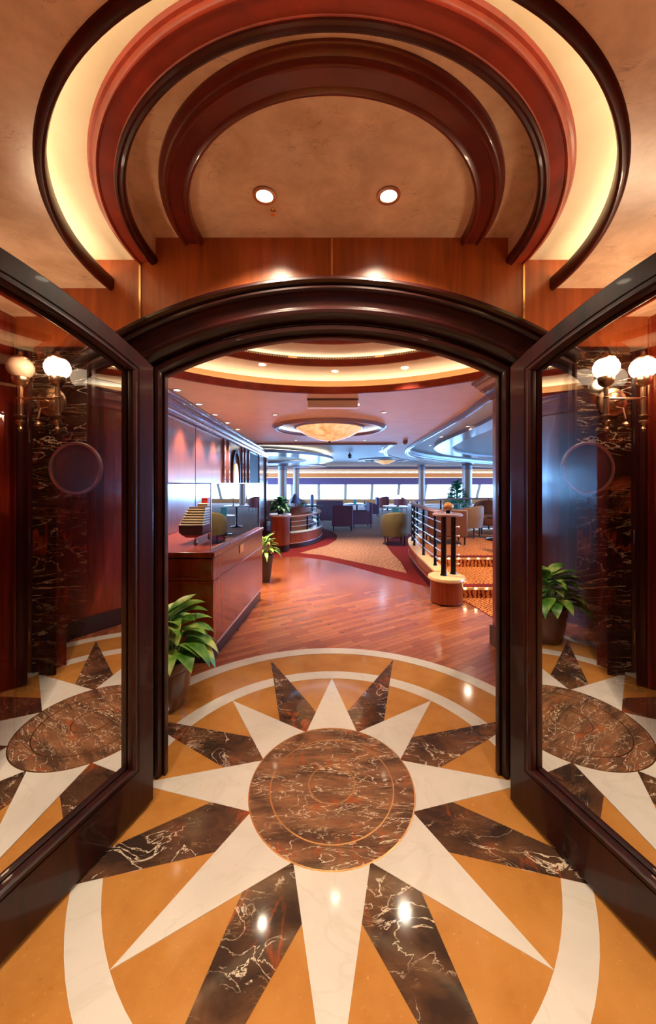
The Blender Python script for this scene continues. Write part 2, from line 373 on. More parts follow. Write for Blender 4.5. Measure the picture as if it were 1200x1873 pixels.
# --- ceiling: three tiers
def wallcirc(r, n=64):
    a = math.asin(min(1, (YW-YC)/r)); pts = circ(0, YC, r, n=n, a0=PI-a, a1=2*PI+a)
    pts[0] = (pts[0][0], YW); pts[-1] = (pts[-1][0], YW)
    return pts
mb = MB()
hole = wallcirc(1.148)
slab(mb, [(-XS-.1, YW)]+hole+[(XS+.1, YW), (XS+.1, -2.2), (-XS-.1, -2.2)], [], 2.5, 2.52)
ce = struct(mb.build('ceiling', 'plaster'))
mb = MB(); slab(mb, [(-1.35, YW)]+wallcirc(1.0)+[(1.35, YW), (1.35, .40), (-1.35, .40)], [], 2.646, 2.66)
mb.build('cove_soffit', 'coveplaster', ce, label='pale plaster cove lit warm by hidden strip light')
MB().prism(wallcirc(.93)[::-1], 2.76, 2.78).build('top_soffit', 'plaster', ce)
ang = lambda r: math.asin((YW-YC)/r)
def half(mb, prof, r): a = ang(r); return mb.lathe(prof, (0, YC, 0), PI-a, 2*PI+a, 96, closed=True)
half(MB(), [(1.30, 2.52), (1.34, 2.52), (1.34, 2.66), (1.30, 2.66)], 1.3).build('cove_wall', 'coveplaster', ce)
half(MB(), [(1.20, 2.522), (1.235, 2.522), (1.235, 2.535), (1.20, 2.535)], 1.2).build('cove_light_strip', 'strip', ce)
half(MB(), [(.907, 2.64), (.93, 2.64), (.93, 2.77), (.907, 2.77)], .91).build('drum_face', 'plaster', ce)
struct(half(MB(), [(1.120, 2.503), (1.124, 2.492), (1.132, 2.487), (1.142, 2.488), (1.150, 2.494), (1.154, 2.503), (1.150, 2.506), (1.148, 2.545), (1.130, 2.56), (1.120, 2.545)], 1.14).build('trim_1', 'ringdark'))
struct(half(MB(), [(.897, 2.648), (.899, 2.634), (.905, 2.628), (.913, 2.630), (.915, 2.624), (.922, 2.620), (.930, 2.623), (.935, 2.630),
    (.980, 2.630), (.983, 2.624), (.989, 2.622), (.995, 2.626), (1.0, 2.636), (1.008, 2.638), (1.014, 2.645), (1.014, 2.66), (.897, 2.66)], .95).build('trim_2', 'ringwood'))
half(MB(), [(.895, 2.64), (.898, 2.630), (.906, 2.624), (.916, 2.626), (.917, 2.619), (.924, 2.617), (.931, 2.620), (.933, 2.629), (.931, 2.65), (.895, 2.65)], .9).build('inner_bead', 'ringdark', bpy.data.objects['trim_2'])
struct(half(MB(), [(.664, 2.76), (.664, 2.728), (.668, 2.719), (.676, 2.716), (.684, 2.72), (.690, 2.726), (.742, 2.726), (.745, 2.719), (.752, 2.717), (.758, 2.722), (.762, 2.734), (.770, 2.738), (.776, 2.748), (.782, 2.752), (.784, 2.762)], .7).build('trim_3', 'ringmid'))
# side soffits
for s in (-1, 1):
    mb = MB(); a, b = sorted((s*1.50, s*1.66)); mb.box(a, -.4, 2.355, b, YW-.003, 2.51).build('side_soffit', 'plaster', ce)
    a, b = sorted((s*1.49, s*1.502)); MB().box(a, -.4, 2.350, b, YW-.003, 2.501).build('side_fascia', 'redwood', ce)

# --- door casing (swept moulding round the arched opening)
def casing(prof, y, name, m, parent=None, jz=0.0):
    rows = []
    for (t_, vv) in prof:
        xo = .85+.23*t_; Ro = 1.923+.285*t_; th = math.asin(min(1, xo/Ro)); zc = .317+Ro*math.cos(th)
        row = [(-xo, y-vv, jz), (-xo, y-vv, zc)]
        row += [(Ro*math.sin(-th+2*th*i/40), y-vv, .317+Ro*math.cos(-th+2*th*i/40)) for i in range(1, 40)]
        row += [(xo, y-vv, zc), (xo, y-vv, jz)]; rows.append(row)
    mb = MB(); k = len(prof); n = len(rows[0]); vs = [rows[j][i] for i in range(n) for j in range(k)]
    fs = [(i*k+j, i*k+(j+1) % k, (i+1)*k+(j+1) % k, (i+1)*k+j) for i in range(n-1) for j in range(k)]
    fs += [tuple(range(k)), tuple(range((n-1)*k, n*k))]
    mb.add(vs, fs); return mb.build(name, m, parent, sharp=28)
prof = [(.0, -.015), (.0, .0), (.01, .012), (.03, .014), (.07, .006), (.09, .018), (.13, .034), (.19, .036), (.23, .026), (.25, .012), (.27, .012), (.29, .03),
        (.33, .052), (.38, .066), (.43, .070), (.47, .064), (.50, .050), (.52, .046), (.62, .050), (.70, .058), (.735, .062), (.745, .078), (.77, .088), (.80, .088), (.82, .080), (.83, .080), (.85, .096), (.89, .104), (.94, .100), (.98, .085), (1.0, .06), (1.0, .001), (.55, .001), (.49, .001), (.46, -.015)]
struct(casing(prof, YW, 'trim_4', 'casing'))
# --- marble wall panels with frames
for s in (-1, 1):
    side = 'left' if s < 0 else 'right'
    cx = s*1.39; g = thing('marble_panel', 'framed black marble wall panel with gold veins behind the %s glass door' % side, 'wall panel', (cx, YW, .42), 0)
    MB().box(-.14, -.014, .03, .14, -.001, 1.75).build('marble_slab', 'panelm', g)
    fp_ = [(-.14, .03), (.14, .03), (.14, 1.75), (-.14, 1.75)]
    MB().sweep([(x, 0, z) for x, z in fp_], [(0, -.0), (0, .018), (.010, .026), (.018, .018), (.03, .02), (.04, .034), (.05, .03), (.055, 0)], True, up=(0, -1, 0)).build('panel_frame', 'mahogany', g)

# --- glass double doors, standing open towards the camera
def door(idx, s):
    g = sempty('door_%d' % idx); W = .84
    ang_ = math.atan2(.582, .183)   # leaf direction
    g.location = (s*.857, 1.688, 0)
    H = lambda q: 1.5+.542+.198*(1-((.85-q)/.85)**2)
    N = 28
    outer = [(0, .018)]+[(W*i/N, H(W*i/N)) for i in range(N+1)]+[(W, .018)]
    a0, a1 = .112, W-.112
    inner = [(a0, .245)]+[(a0+(a1-a0)*i/N, H(a0+(a1-a0)*i/N)-.098) for i in range(N+1)]+[(a1, .245)]
    th = .024; n = len(outer); mb = MB(); vs = []
    for L, y in ((outer, -th), (inner, -th), (outer, th), (inner, th)): vs += [(q, y, z) for q, z in L]
    fs = []
    for i in range(n):
        j = (i+1) % n
        fs += [(i, j, n+j, n+i), (2*n+i, 2*n+j, 3*n+j, 3*n+i), (i, j, 2*n+j, 2*n+i), (n+i, n+j, 3*n+j, 3*n+i)]
    # orientation: local x -> leaf direction, local y -> normal
    dx, dy = s*.3000, -.954
    mtx = Matrix(((dx, -dy, 0), (dy, dx, 0), (0, 0, 1))).to_4x4()
    def B(mb, name, m, par, **k):
        mb.v = [tuple(mtx @ Vector(q)) for q in mb.v]; return mb.build(name, m, par, **k)
    B(mb.add(vs, fs), 'door_frame', 'mahogany', g, bevel=.004)
    for sd in (-1, 1):
        y = sd*th
        B(MB().sweep([(q, y, z) for q, z in inner], [(.012, 0), (.010, .008*1), (.002, .013), (-.006, .010), (-.008, .0), (-.016, -.004), (-.022, -.012), (-.02, -.02), (.01, -.02)] if sd < 0 else
                     [(-.012, 0), (-.010, .008), (-.002, .013), (.006, .010), (.008, 0), (.016, -.004), (.022, -.012), (.02, -.02), (-.01, -.02)], True, up=(0, sd, 0)), 'glazing_bead', 'mahogany', g)
        cl = [(a0-.03+0*i, .215) for i in range(1)]+[(a0-.03+(a1-a0+.06)*i/N, H(a0-.03+(a1-a0+.06)*i/N)-.070) for i in range(N+1)]+[(a1+.03, .215)]
        B(MB().tube([(q, y, z) for q, z in cl], .0045, 6, True, up=(0, sd, 0)), 'glazing_bead', 'antique' if False else 'mahogany', g)
    gl = MB(); vs = [(q, 0, z) for q, z in inner]; pv, pf = plate([(q, z) for q, z in inner], [])
    gl.add([(q, 0, z) for q, z in pv], pf)
    B(gl, 'glass_pane', 'glass', g)
    for z in (.35, 1.1, 1.85):
        B(MB().lathe([(0, -.05), (.008, -.05), (.008, .05), (0, .05)], (-.008, -.0, z), n=12), 'hinge', 'brass', g)
    return g
door(1, -1); door(2, 1)

# ================================================================== STRUCTURE: lounge
# floors
FB = [(-1.6, 7.1), (-1.26, 7.12), (-.69, 7.3), (-.1, 6.95), (.33, 6.48), (.83, 5.83), (1.2, 5.40), (1.41, 5.13)]   # parquet / carpet edge
FR = [(1.67, 4.52), (1.74, 4.19), (1.80, 3.86), (1.86, 3.5), (1.9, 3.0)]
pq = [(-3, YW), (2.2, YW), (2.2, 3.0)]+FR[::-1]+[(1.5, 4.7)]+FB[::-1]+[(-3, 7.1)]
gr_hole = circ(X0, Y0, 1.44, n=40, a0=.043, a1=PI-.043)
pq = [(-3, YW)]+gr_hole[::-1]+[(2.2, YW), (2.2, 3.0)]+FR[::-1]+[(1.5, 4.7)]+FB[::-1]+[(-3, 7.1)]
struct(slab(MB(), pq, [], -.05, .0).build('floor', 'parquet'))
lf = struct(MB().box(-9, 2.0, -.12, 16, 26.5, -.0515).build('floor', 'red'))
MB().prism([(-9, 7.0), (-1.6, 7.1)]+FB[1:]+[(1.5, 4.7)]+FR+[(2.2, 3.0), (2.2, 2.0), (16, 2.0), (16, 26.5), (-9, 26.5)], -.0514, .001).build('red_carpet', 'red', lf)
tanp = [(1.24, 5.94), (1.30, 6.8), (1.28, 7.6), (1.30, 8.64), (1.5, 9.6), (2.1, 10.4), (3.4, 10.9), (5, 11.0), (15.5, 11), (15.5, 26), (-8.8, 26), (-8.8, 12.5), (-1.0, 12.4), (-.3, 11.8), (.0, 11.0), (.15, 10.2), (.12, 9.4), (-.1, 8.6), (-.68, 7.65), (-.2, 7.42), (.45, 6.78), (.81, 6.42)]
MB().prism(tanp, .001, .006).build('tan_carpet', 'tan', lf)
MB().prism([(1.62, 4.72), (1.68, 4.56), (1.75, 4.22), (1.81, 3.9), (1.9, 3.3), (6, 3.3), (6, 6.2), (1.7, 6.2)], .001, .006).build('wave_carpet', 'wave', lf)
# raised platform behind the railing
RP = spline([(1.46, 4.79), (1.47, 5.3), (1.50, 6.1), (1.58, 7.0), (1.78, 7.75), (2.2, 8.35), (2.9, 8.8), (4.0, 9.15), (5.5, 9.3)], False, 6)
pf_ = lambda y0, z0, z1, m, nm, par=None: MB().prism([(x+.02, y) for x, y in RP if y > y0+.02]+[(7.5, 9.3), (7.5, y0), (max(1.5, min(x for x, y in RP if y > y0+.02)+.02), y0)][:3] if False else
    ([(7.5, y0), (7.5, 9.28)]+[(x+.02, y-.01) for x, y in RP[::-1] if y > y0+.02]+[(1.49, y0)]), z0, z1).build(nm, m, par)
pl = struct(pf_(5.78, -.05, .296, 'wave', 'floor'))
pf_(4.65, -.05, .148, 'wave', 'lower_step', pl)
for y, z, x0, x1, nn in ((4.65, .15, 1.72, 3.4, 13), (5.78, .30, 1.72, 3.3, 11)):
    MB().box(1.52, y-.012, z-.035, 5, y+.012, z-.004).build('step_nosing', 'ledge', pl)
    for i in range(nn):
        x = x0+(x1-x0)*i/(nn-1)
        MB().lathe([(0, -.006), (.011, -.003), (.013, .003), (.009, .008), (0, .009)], (x, y-.014, z-.016), n=8).build('step_light', 'led', pl)
    MB().prism([(1.55, y+.012), (5, y+.012), (5, y+.14), (1.55, y+.14)], z-.003, z+.004).build('red_step_edge', 'red', pl)
# lounge ceiling with recesses
dome = circ(0, YC, 1.96, n=80, a0=.14, a1=PI-.14); 
dome = [(-1.955, YW+.12)]+[(x, y) for x, y in dome[::-1] if y > YW+.14]+[(1.955, YW+.12)]
bowl_h = circ(-.04, 6.2, .90, n=48)
rec1 = spline([(1.85, 3.4), (1.88, 5), (1.97, 6.7), (2.17, 10), (2.8, 12.5), (4.26, 14.7), (6.5, 17), (8.9, 19), (12, 20), (14, 18), (15, 12), (15, 6), (13, 3.2), (8, 2.5), (3, 2.6)])
rec2 = [(-8.8, 8.7), (1.40, 8.7)]+spline([(1.465, 8.72), (1.50, 9.7), (1.56, 10.8), (2.08, 13), (3.6, 15.6), (5.6, 18.6), (8.2, 21), (11, 23), (11, 24.4)], False, 5)+[(-8.8, 24.4)]
outer = [(-9, YW+.12)]+dome+[(16, YW+.12), (16, 26), (-9, 26)]
lc = struct(slab(MB(), outer, [bowl_h, rec1, rec2], 2.45, 2.47).build('ceiling', 'loungeceil'))
MB().prism([(1.7, 2.2), (15.6, 2.2), (15.6, 20.5), (8.6, 20.5), (1.7, 12)], 2.60, 2.62).build('recess_soffit', 'paleceil', lc)
MB().prism([(-9, 8.5), (1.69, 8.5), (1.69, 13), (8.55, 21), (12, 25), (-9, 25)], 2.601, 2.62).build('recess_soffit', 'paleceil', lc)
MB().prism(circ(-.04, 6.2, .93), 2.52, 2.54).build('recess_soffit', 'ringwood', lc)
for L, nm in ((rec1, 'a'), (rec2, 'b')):
    P3 = [(x, y, 2.45) for x, y in L]; a = 1 if area(L) > 0 else -1
    pr = [(a*.10, .0), (a*.10, -.022), (a*.07, -.03), (a*.05, -.022), (a*.03, -.038), (a*.0, -.035), (-a*.02, -.015), (-a*.03, .01), (-a*.03, .05), (-a*.05, .06), (-a*.06, .15), (-a*.0, .15)]
    MB().sweep(P3, pr, True).build('recess_moulding', 'moulding', lc, sharp=25)
# inner oval step inside the right recess
rec3 = spline([(3.05, 5.6), (3.10, 7), (3.28, 9.2), (3.7, 11), (4.8, 13), (6.8, 14.7), (10, 15.4), (13, 13), (13.5, 8), (11, 4.4), (6, 3.6), (3.8, 4.2)])
slab(MB(), spline([(x+(.5 if x > 7 else -.42), y+(.4 if y > 9 else -.4)) for x, y in [(3.05, 5.6), (3.10, 7), (3.28, 9.2), (3.7, 11), (4.8, 13), (6.8, 14.7), (10, 15.4), (13, 13), (13.5, 8), (11, 4.4), (6, 3.6), (3.8, 4.2)]]), [rec3], 2.53, 2.60).build('oval_soffit', 'moulding', lc)
# dome above the lounge entrance: stepped rings
def hd(prof, name, m, par, a=.06): return MB().lathe(prof, (0, YC, 0), a, PI-a, 96, closed=True).build(name, m, par)
dm = lc
struct(hd([(1.955, 2.44), (1.965, 2.432), (1.98, 2.432), (2.0, 2.45), (2.0, 2.47), (1.975, 2.508), (1.955, 2.505)], 'trim_5', 'ringwood', None))
hd([(2.10, 2.46), (2.12, 2.46), (2.12, 2.612), (2.10, 2.612)], 'gold_band', 'goldtrim', dm)
slab(MB(), circ(0, YC, 2.12, n=80, a0=.06, a1=PI-.06)+circ(0, YC, 1.56, n=80, a0=.06, a1=PI-.06)[::-1], [circ(x, y, .034, n=16) for x, y in ((.03, 3.56), (.70, 3.45), (-.65, 3.36))], 2.605, 2.62).build('dome_cove', 'coveplaster', dm)
hd([(1.555, 2.605), (1.565, 2.592), (1.585, 2.592), (1.60, 2.606), (1.60, 2.645), (1.567, 2.645), (1.565, 2.652), (1.555, 2.652)], 'dome_moulding', 'ringwood', dm)
hd([(1.574, 2.645), (1.588, 2.645), (1.588, 2.650), (1.574, 2.650)], 'cove_light_strip', 'dome_strip', dm)
hd([(1.60, 2.64), (1.615, 2.64), (1.615, 2.69), (1.60, 2.69)], 'vent_band', 'goldtrim', dm)
vb = MB()
for i in range(260):
    a = .30+(PI-.6)*i/259
    if (i % 52) > 46: continue
    ca, sa = math.cos(a), math.sin(a); mt = Matrix(((sa, ca, 0, 1.598*ca), (-ca, sa, 0, YC+1.598*sa), (0, 0, 1, 0), (0, 0, 0, 1)))
    vb.box(-.0045, -.003, 2.652, .0045, .002, 2.682, mt)
vb.build('vent_slots', 'black', dm)
hd([(1.23, 2.687), (1.63, 2.687), (1.63, 2.70), (1.23, 2.70)], 'dome_cove', 'coveplaster', dm)
hd([(1.225, 2.687), (1.235, 2.675), (1.255, 2.675), (1.27, 2.69), (1.26, 2.735), (1.225, 2.735)], 'dome_moulding', 'ringwood', dm)
MB().prism([(1.3, 1.96)]+circ(0, YC, 1.33, n=40, a0=.14, a1=PI-.14)+[(-1.3, 1.96)], 2.76, 2.78).build('dome_top', 'coveplaster', dm)
hd([(2.04, 2.472), (2.07, 2.472), (2.07, 2.484), (2.04, 2.484)], 'cove_light_strip', 'dome_strip', dm)
hd([(1.30, 2.702), (1.32, 2.702), (1.32, 2.712), (1.30, 2.712)], 'cove_light_strip', 'dome_strip', dm)
# left lounge wall, slightly splayed, with cornice
WL = lambda y: -1.745-(y-2.0)*.0335
YE = 11.25
wl = struct(MB().prism([(WL(1.97), 1.97), (WL(YE), YE), (WL(YE)-.3, YE), (WL(1.97)-.3, 1.97)], 0, 2.44).build('wall_left', 'glosswood'))
def on_wall(y0, z0, y1, z1, d0, d1, name, m, par=wl, **k):
    return MB().add([(WL(y)+d, y, z) for d in (d0, d1) for (y, z) in ((y0, z0), (y1, z0), (y1, z1), (y0, z1))],
                    [(0, 1, 2, 3), (4, 5, 6, 7), (0, 1, 5, 4), (1, 2, 6, 5), (2, 3, 7, 6), (3, 0, 4, 7)]).build(name, m, par, **k)
MB().sweep([(WL(1.98), 1.98, 2.44), (WL(YE+.02), YE+.02, 2.44)], [(0, 0), (.16, 0), (.16, -.02), (.15, -.03), (.13, -.03), (.13, -.045), (.11, -.06), (.095, -.08), (.085, -.10), (.07, -.10), (.07, -.115), (.055, -.13), (.05, -.15), (.035, -.15), (.035, -.17), (.02, -.185), (0, -.19)]).build('cornice', 'cornice', wl, sharp=20)
for y in (4.84,): on_wall(y, .2, y+.012, 2.25, .0, .003, 'panel_joint', 'mahogany')
for y in (6.2, 6.5, 7.65, 7.95, 8.35, 9.78): on_wall(y, .0, y+.09, 2.25, .0, .035, 'pilaster', 'cornice')
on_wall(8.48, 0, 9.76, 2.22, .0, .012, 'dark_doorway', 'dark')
# arched niche with a lit oval
nm = MB(); yc_ = 7.12; pts = [(yc_+.30*math.cos(a), 1.70+.42*math.sin(a)) for a in [i*PI/16 for i in range(17)]]+[(yc_-.30, 1.0), (yc_+.30, 1.0)]
MB().sweep([(WL(y)+.02, y, z) for y, z in pts], [(-.03, -.02), (.03, -.02), (.03, .02), (-.03, .02)], True, up=(1, 0, 0)).build('niche_arch', 'mahogany', wl)
pts = [(yc_+.18*math.cos(a), 1.58+.30*math.sin(a)) for a in [i*PI/16 for i in range(32)]]
MB().add([(WL(y)+.03, y, z) for y, z in pts]+[(WL(y), y, z) for y, z in pts], [tuple(range(32)), tuple(range(32, 64))]+[(i, (i+1) % 32, 32+(i+1) % 32, 32+i) for i in range(32)]).build('lit_oval', 'nichelit', wl)
on_wall(YE-.28, 0, YE+.02, 2.28, .0, .05, 'end_pilaster', 'cornice')
# short right lounge wall with corner
wr = struct(MB().box(1.50, 1.97, 0, 1.9, 3.35, 2.44).build('wall_right', 'redwood'))
MB().box(1.48, 1.98, 0.001, 1.5, 3.37, .17).build('baseboard', 'skirt', wr)
MB().sweep([(1.50, 1.98, 2.44), (1.50, 3.35, 2.44), (1.9, 3.35, 2.44)][::-1], [(0, 0), (.13, 0), (.13, -.02), (.11, -.03), (.11, -.045), (.09, -.06), (.07, -.09), (.05, -.10), (.04, -.13), (.02, -.16), (0, -.17)]).build('cornice', 'cornice', wr, sharp=20)
# outer walls of the lounge
struct(MB().box(-9.2, 1.97, 0, WL(1.97)-.3, 2.1, 2.44).build('wall_back', 'redwood'))
struct(MB().box(1.9, 1.97, 0, 16, 2.1, 2.44).build('wall_back', 'redwood'))
# window wall, raked
ww = struct(MB().box(-9, 26.0, 0, 16, 26.2, .32).build('wall_far', 'headwood'))
MB().box(-9, 25.0, 1.86, 16, 25.5, 2.16).build('header', 'headwood', ww)
MB().box(-9, 24.7, 1.83, 16, 24.98, 1.86).build('added_header_lip', 'ledge', ww)  # ledge added to carry the strip that lights the header
MB().box(-9, 24.74, 1.862, 16, 24.77, 1.872).build('cove_light_strip', 'strip', ww)  # added glowing strip, brightens the orange front of the header
MB().box(-9, 24.9, 2.2, 16, 25.9, 2.22).build('cove_shelf', 'coveplaster', ww)
MB().box(-9, 25.0, 2.24, 16, 25.06, 2.26).build('cove_light_strip', 'strip', ww)
MB().box(-9, 25.9, 1.86, 16, 26.0, 2.5).build('upper_wall', 'coveplaster', ww)
wn = sempty('window_1')
k = 0
for px in range(-3, 13):
    x = -4.73+1.9*px+.05*0
    MB().add([(x-.1, 26, .3), (x+.1, 26, .3), (x+.1, 25.1, 1.9), (x-.1, 25.1, 1.9), (x-.1, 26.12, .3), (x+.1, 26.12, .3), (x+.1, 25.22, 1.9), (x-.1, 25.22, 1.9)],
             [(0,1,2,3),(4,5,6,7),(0,1,5,4),(1,2,6,5),(2,3,7,6),(3,0,4,7)]).build('mullion', 'frame', wn)
MB().add([(-9, 26.06, .3), (16, 26.06, .3), (16, 25.16, 1.9), (-9, 25.16, 1.9)], [(0, 1, 2, 3)]).build('glass_pane', 'winglass', wn)
MB().add([(-9, 25.28, 1.38), (16, 25.28, 1.38), (16, 25.05, 1.87), (-9, 25.05, 1.87)], [(0, 1, 2, 3)]).build('roller_blind', 'blind', wn)
# side window walls (left and right ends of the lounge)
for s, X in ((1, 16), (-1, -9)):
    sw = struct(MB().box(min(X, X+s*.15), 2, 0, max(X, X+s*.15), 26, .6).build('wall_'+('right' if s > 0 else 'left'), 'headwood'))
    MB().box(min(X, X+s*.15), 2, 2.3, max(X, X+s*.15), 26, 2.62).build('header', 'headwood', sw)
    wi = sempty('window_%d' % (2 if s > 0 else 3))
    for i in range(13): MB().box(X-.05, 2+i*2-.06, .6, X+.05, 2+i*2+.06, 2.3).build('mullion', 'frame', wi)
    MB().add([(X, 2, .6), (X, 26, .6), (X, 26, 2.3), (X, 2, 2.3)], [(0, 1, 2, 3)]).build('glass_pane', 'winglass', wi)
# columns
def column(x, y, r, lab, zt=2.45):
    g = thing('column', lab, 'column', (x, y, 0.0), 0)
    MB().lathe([(0, .006), (r*1.15, .006), (r*1.15, .12), (r, .15), (r, zt-.28)], n=32).build('shaft', 'column', g)
    MB().lathe([(r*1.02, zt-.30), (r*1.06, zt-.29), (r*1.06, zt-.26), (r*1.02, zt-.25), (r*1.02, zt-.12), (r*1.35, zt-.06), (r*1.4, zt), (0, zt)], n=32).build('capital', 'moulding', g)
    return g
column(-2.25, 16.4, .20, 'round glossy column nearer the left windows, thicker of the left pair', 2.37)
column(-2.18, 22, .20, 'round glossy column against the windows, right of the thicker left column', 2.59)
column(5.5, 22, .20, 'slim round column by the windows above the curved railing', 2.59)
column(6.40, 17, .22, 'thick round column beside the leafy tree on the right', 2.43)
# floating oval soffit rings round the left column
for i, (cx, cy, rx, ry, hx, z, lab) in enumerate([(-2.65, 13.8, 2.7, 3.8, .62, 2.37, 'x'), (-2.6, 20, 2.3, 2.8, .6, 2.40, 'y')]):
    o = struct(slab(MB(), circ(cx, cy, rx, ry), [circ(cx, cy, rx*hx, ry*hx)], z, z+.09).build('trim_%d' % (6+i), 'moulding'))
    MB().prism(circ(cx, cy, rx*hx+.1, ry*hx+.1), z+.13, z+.15).build('soffit_disc', 'coveplaster', o)
    MB().lathe([(.9, z+.1), (.93, z+.1), (.93, z+.12), (.9, z+.12)], (cx, cy, 0), n=48, sx=rx, sy=ry, closed=True).build('cove_light_strip', 'strip', o)

# ================================================================== OBJECTS: lights
def downlight(x, y, z, lab, power, r=.035, group=None, spot=2.5, soft=.05):
    g = thing('downlight', lab, 'ceiling light', (x, y, z), 0, group)
    MB().lathe([(r, .0), (r*1.5, -.001), (r*1.45, -.006), (r*1.05, -.007), (r*.95, .0)], n=24, closed=True).build('trim_ring', 'antique', g)
    MB().lathe([(0, -.0045), (r, -.0035), (r, 0), (0, 0)], n=20).build('lens', 'downlens', g)
    lamp('downlight_beam', 'SPOT', (0, 0, -.03), power, g, LAMP, soft, spot)
    return g
downlight(-.295, 1.574, 2.76, 'bright recessed downlight, left of the pair above the arched doorway', 30, spot=2.25)
downlight(.249, 1.574, 2.76, 'bright recessed downlight, right of the pair above the arched doorway', 30, spot=2.25)
for x, y in ((-.8, 0), (.8, 0), (0, -1.0), (-.8, -1.3), (.8, -1.3)):  # unseen lamps added behind the camera to light the entrance
    downlight(x, y, 2.5, 'added unseen downlight in the entrance ceiling behind the viewpoint, ' + ('left' if x < 0 else 'right' if x > 0 else 'middle') + (' front' if y > -.5 else ' rear') + ' one', 42, group='added entrance downlights behind the viewpoint', spot=2.0, soft=.035)
for i, y in enumerate((3.67, 4.33, 5.0, 5.67, 6.37)):
    downlight(WL(y)+.22, y, 2.45, ['nearest', 'second', 'third', 'fourth', 'farthest'][i]+' downlight in the row along the left cornice', 100, .032, 'downlights along the left cornice', 1.35, .05)
for x, y, lab in ((-.79, 5.0, 'small downlight left of the beige ceiling box'), (.70, 4.84, 'small downlight right of the beige ceiling box'),
                  (-.80, 8.0, 'small downlight behind the alabaster bowl, left side'), (.73, 8.0, 'small downlight behind the alabaster bowl, right side')):
    downlight(x, y, 2.45, lab, 130, .026, None, 1.45, .05)
for i, (x, y) in enumerate(((2.55, 5.3), (2.65, 7.0), (2.62, 8.6), (2.9, 10.6))):
    downlight(x, y, 2.60, ['nearest', 'second', 'third', 'farthest'][i]+' downlight in the blue oval ceiling recess', 9, .035, 'downlights in the oval recess')
downlight(2.4, 4.2, 2.60, 'added hidden downlight in the oval recess nearest the lounge entrance', 90, .035, None, 2.2)  # lamp added out of view to brighten the carpet by the steps
downlight(3.5, 6.0, 2.60, 'added hidden downlight in the oval recess above the lit steps', 110, .035, None, 2.2)  # second out-of-view lamp, added for light on the steps
for x, y, lab in ((4.9, 9.8, 'downlight inside the inner oval recess, left one'), (6.4, 12.3, 'downlight inside the inner oval recess, far one')):
    downlight(x, y, 2.60, lab, 9, .04)
for x, y, pw, lab in ((.03, 3.56, 5, 'added deeply recessed spotlight in the dome cove for floor reflections, middle one'), (.70, 3.45, 34, 'added deeply recessed spotlight in the dome cove for floor reflections, right one'),
                      (-.65, 3.36, 9, 'added deeply recessed spotlight in the dome cove for floor reflections, left one')):
    g = thing('added_spotlight', lab, 'ceiling light', (x, y, 2.622))  # extra lamp put in for its bright reflection on the stone floor
    MB().lathe([(.034, 0), (.034, .05), (.04, .05), (.04, 0)], n=20, closed=True).build('baffle', 'coveplaster', g)
    MB().lathe([(0, .044), (.033, .044), (.033, .048), (0, .048)], n=16).build('lens', 'glintlens', g)
    lamp('added_spot_beam', 'SPOT', (0, 0, .035), pw, g, LAMP, .028, 1.9)
# alabaster bowl chandelier
g = thing('bowl_chandelier', 'large amber alabaster bowl ceiling light in an oval recess', 'ceiling light', (-.04, 6.2, 2.45))
MB().lathe([(0, -.235), (.06, -.232), (.2, -.205), (.36, -.15), (.5, -.075), (.585, -.012), (.575, -.005), (.49, -.065), (.35, -.14), (.19, -.195), (0, -.222)], n=64).build('bowl', 'alabaster', g)
MB().lathe([(.575, -.02), (.60, -.02), (.615, -.005), (.61, .012), (.58, .01)], n=64, closed=True).build('rim', 'moulding', g)
MB().lathe([(0, -.262), (.018, -.255), (.03, -.238), (.02, -.228), (0, -.228)], n=16).build('finial', 'darkmetal', g)
MB().lathe([(.86, .0), (.86, -.03), (.89, -.045), (.93, -.04), (.96, -.02), (.98, 0)], n=64, closed=True).build('recess_moulding', 'moulding', g)
MB().lathe([(.0, .0), (.012, .0), (.012, .07), (.0, .07)], n=8).build('stem', 'darkmetal', g)
lamp('bowl_bulb', 'POINT', (0, 0, .03), 10, g, WARM, .15)
g = thing('bowl_chandelier', 'small distant alabaster bowl light near the window wall', 'ceiling light', (2.5, 17, 2.55))
MB().lathe([(0, -.18), (.2, -.15), (.40, -.06), (.50, 0), (.48, .0), (0, -.15)], n=32).build('bowl', 'alabaster', g)
MB().lathe([(.50, -.01), (.56, -.01), (.56, .045), (.50, .045)], n=32, closed=True).build('rim', 'moulding', g)
MB().lathe([(.95, .0), (1.25, .0), (1.25, .045), (.95, .045)], n=48, closed=True).build('surround_ring', 'moulding', g)
# beige box on ceiling
g = thing('ceiling_box', 'long beige rectangular box fixed under the ceiling before the bowl light', 'ceiling fixture', (0.01, 4.1, 2.45))
MB().box(-.285, -.05, -.10, .285, .05, -.018).build('box_body', 'beige', g, bevel=.006)
MB().box(-.29, -.06, -.018, .29, .06, 0).build('mounting_plate', 'tanup', g)
MB().box(.287, -.02, -.07, .305, .0, -.05).build('indicator', 'whiteshade', g)
tag(MB().lathe([(0, -.075), (.03, -.07), (.055, -.04), (.06, 0)], (1.68, 8.2, 2.449), n=20).build('ceiling_speaker', 'tanup'), 'small dark dome hanging from the beige ceiling near the oval recess', 'ceiling fixture')
g = thing('spot_lamp', 'small black spotlight hanging under the pale blue ceiling', 'ceiling light', (.65, 13, 2.60))
MB().lathe([(0, -.06), (.015, -.06), (.015, 0), (0, 0)], n=8).build('stem', 'black', g); MB().lathe([(0, -.22), (.06, -.22), (.075, -.1), (.03, -.05), (0, -.05)], n=12).build('lamp_head', 'black', g)
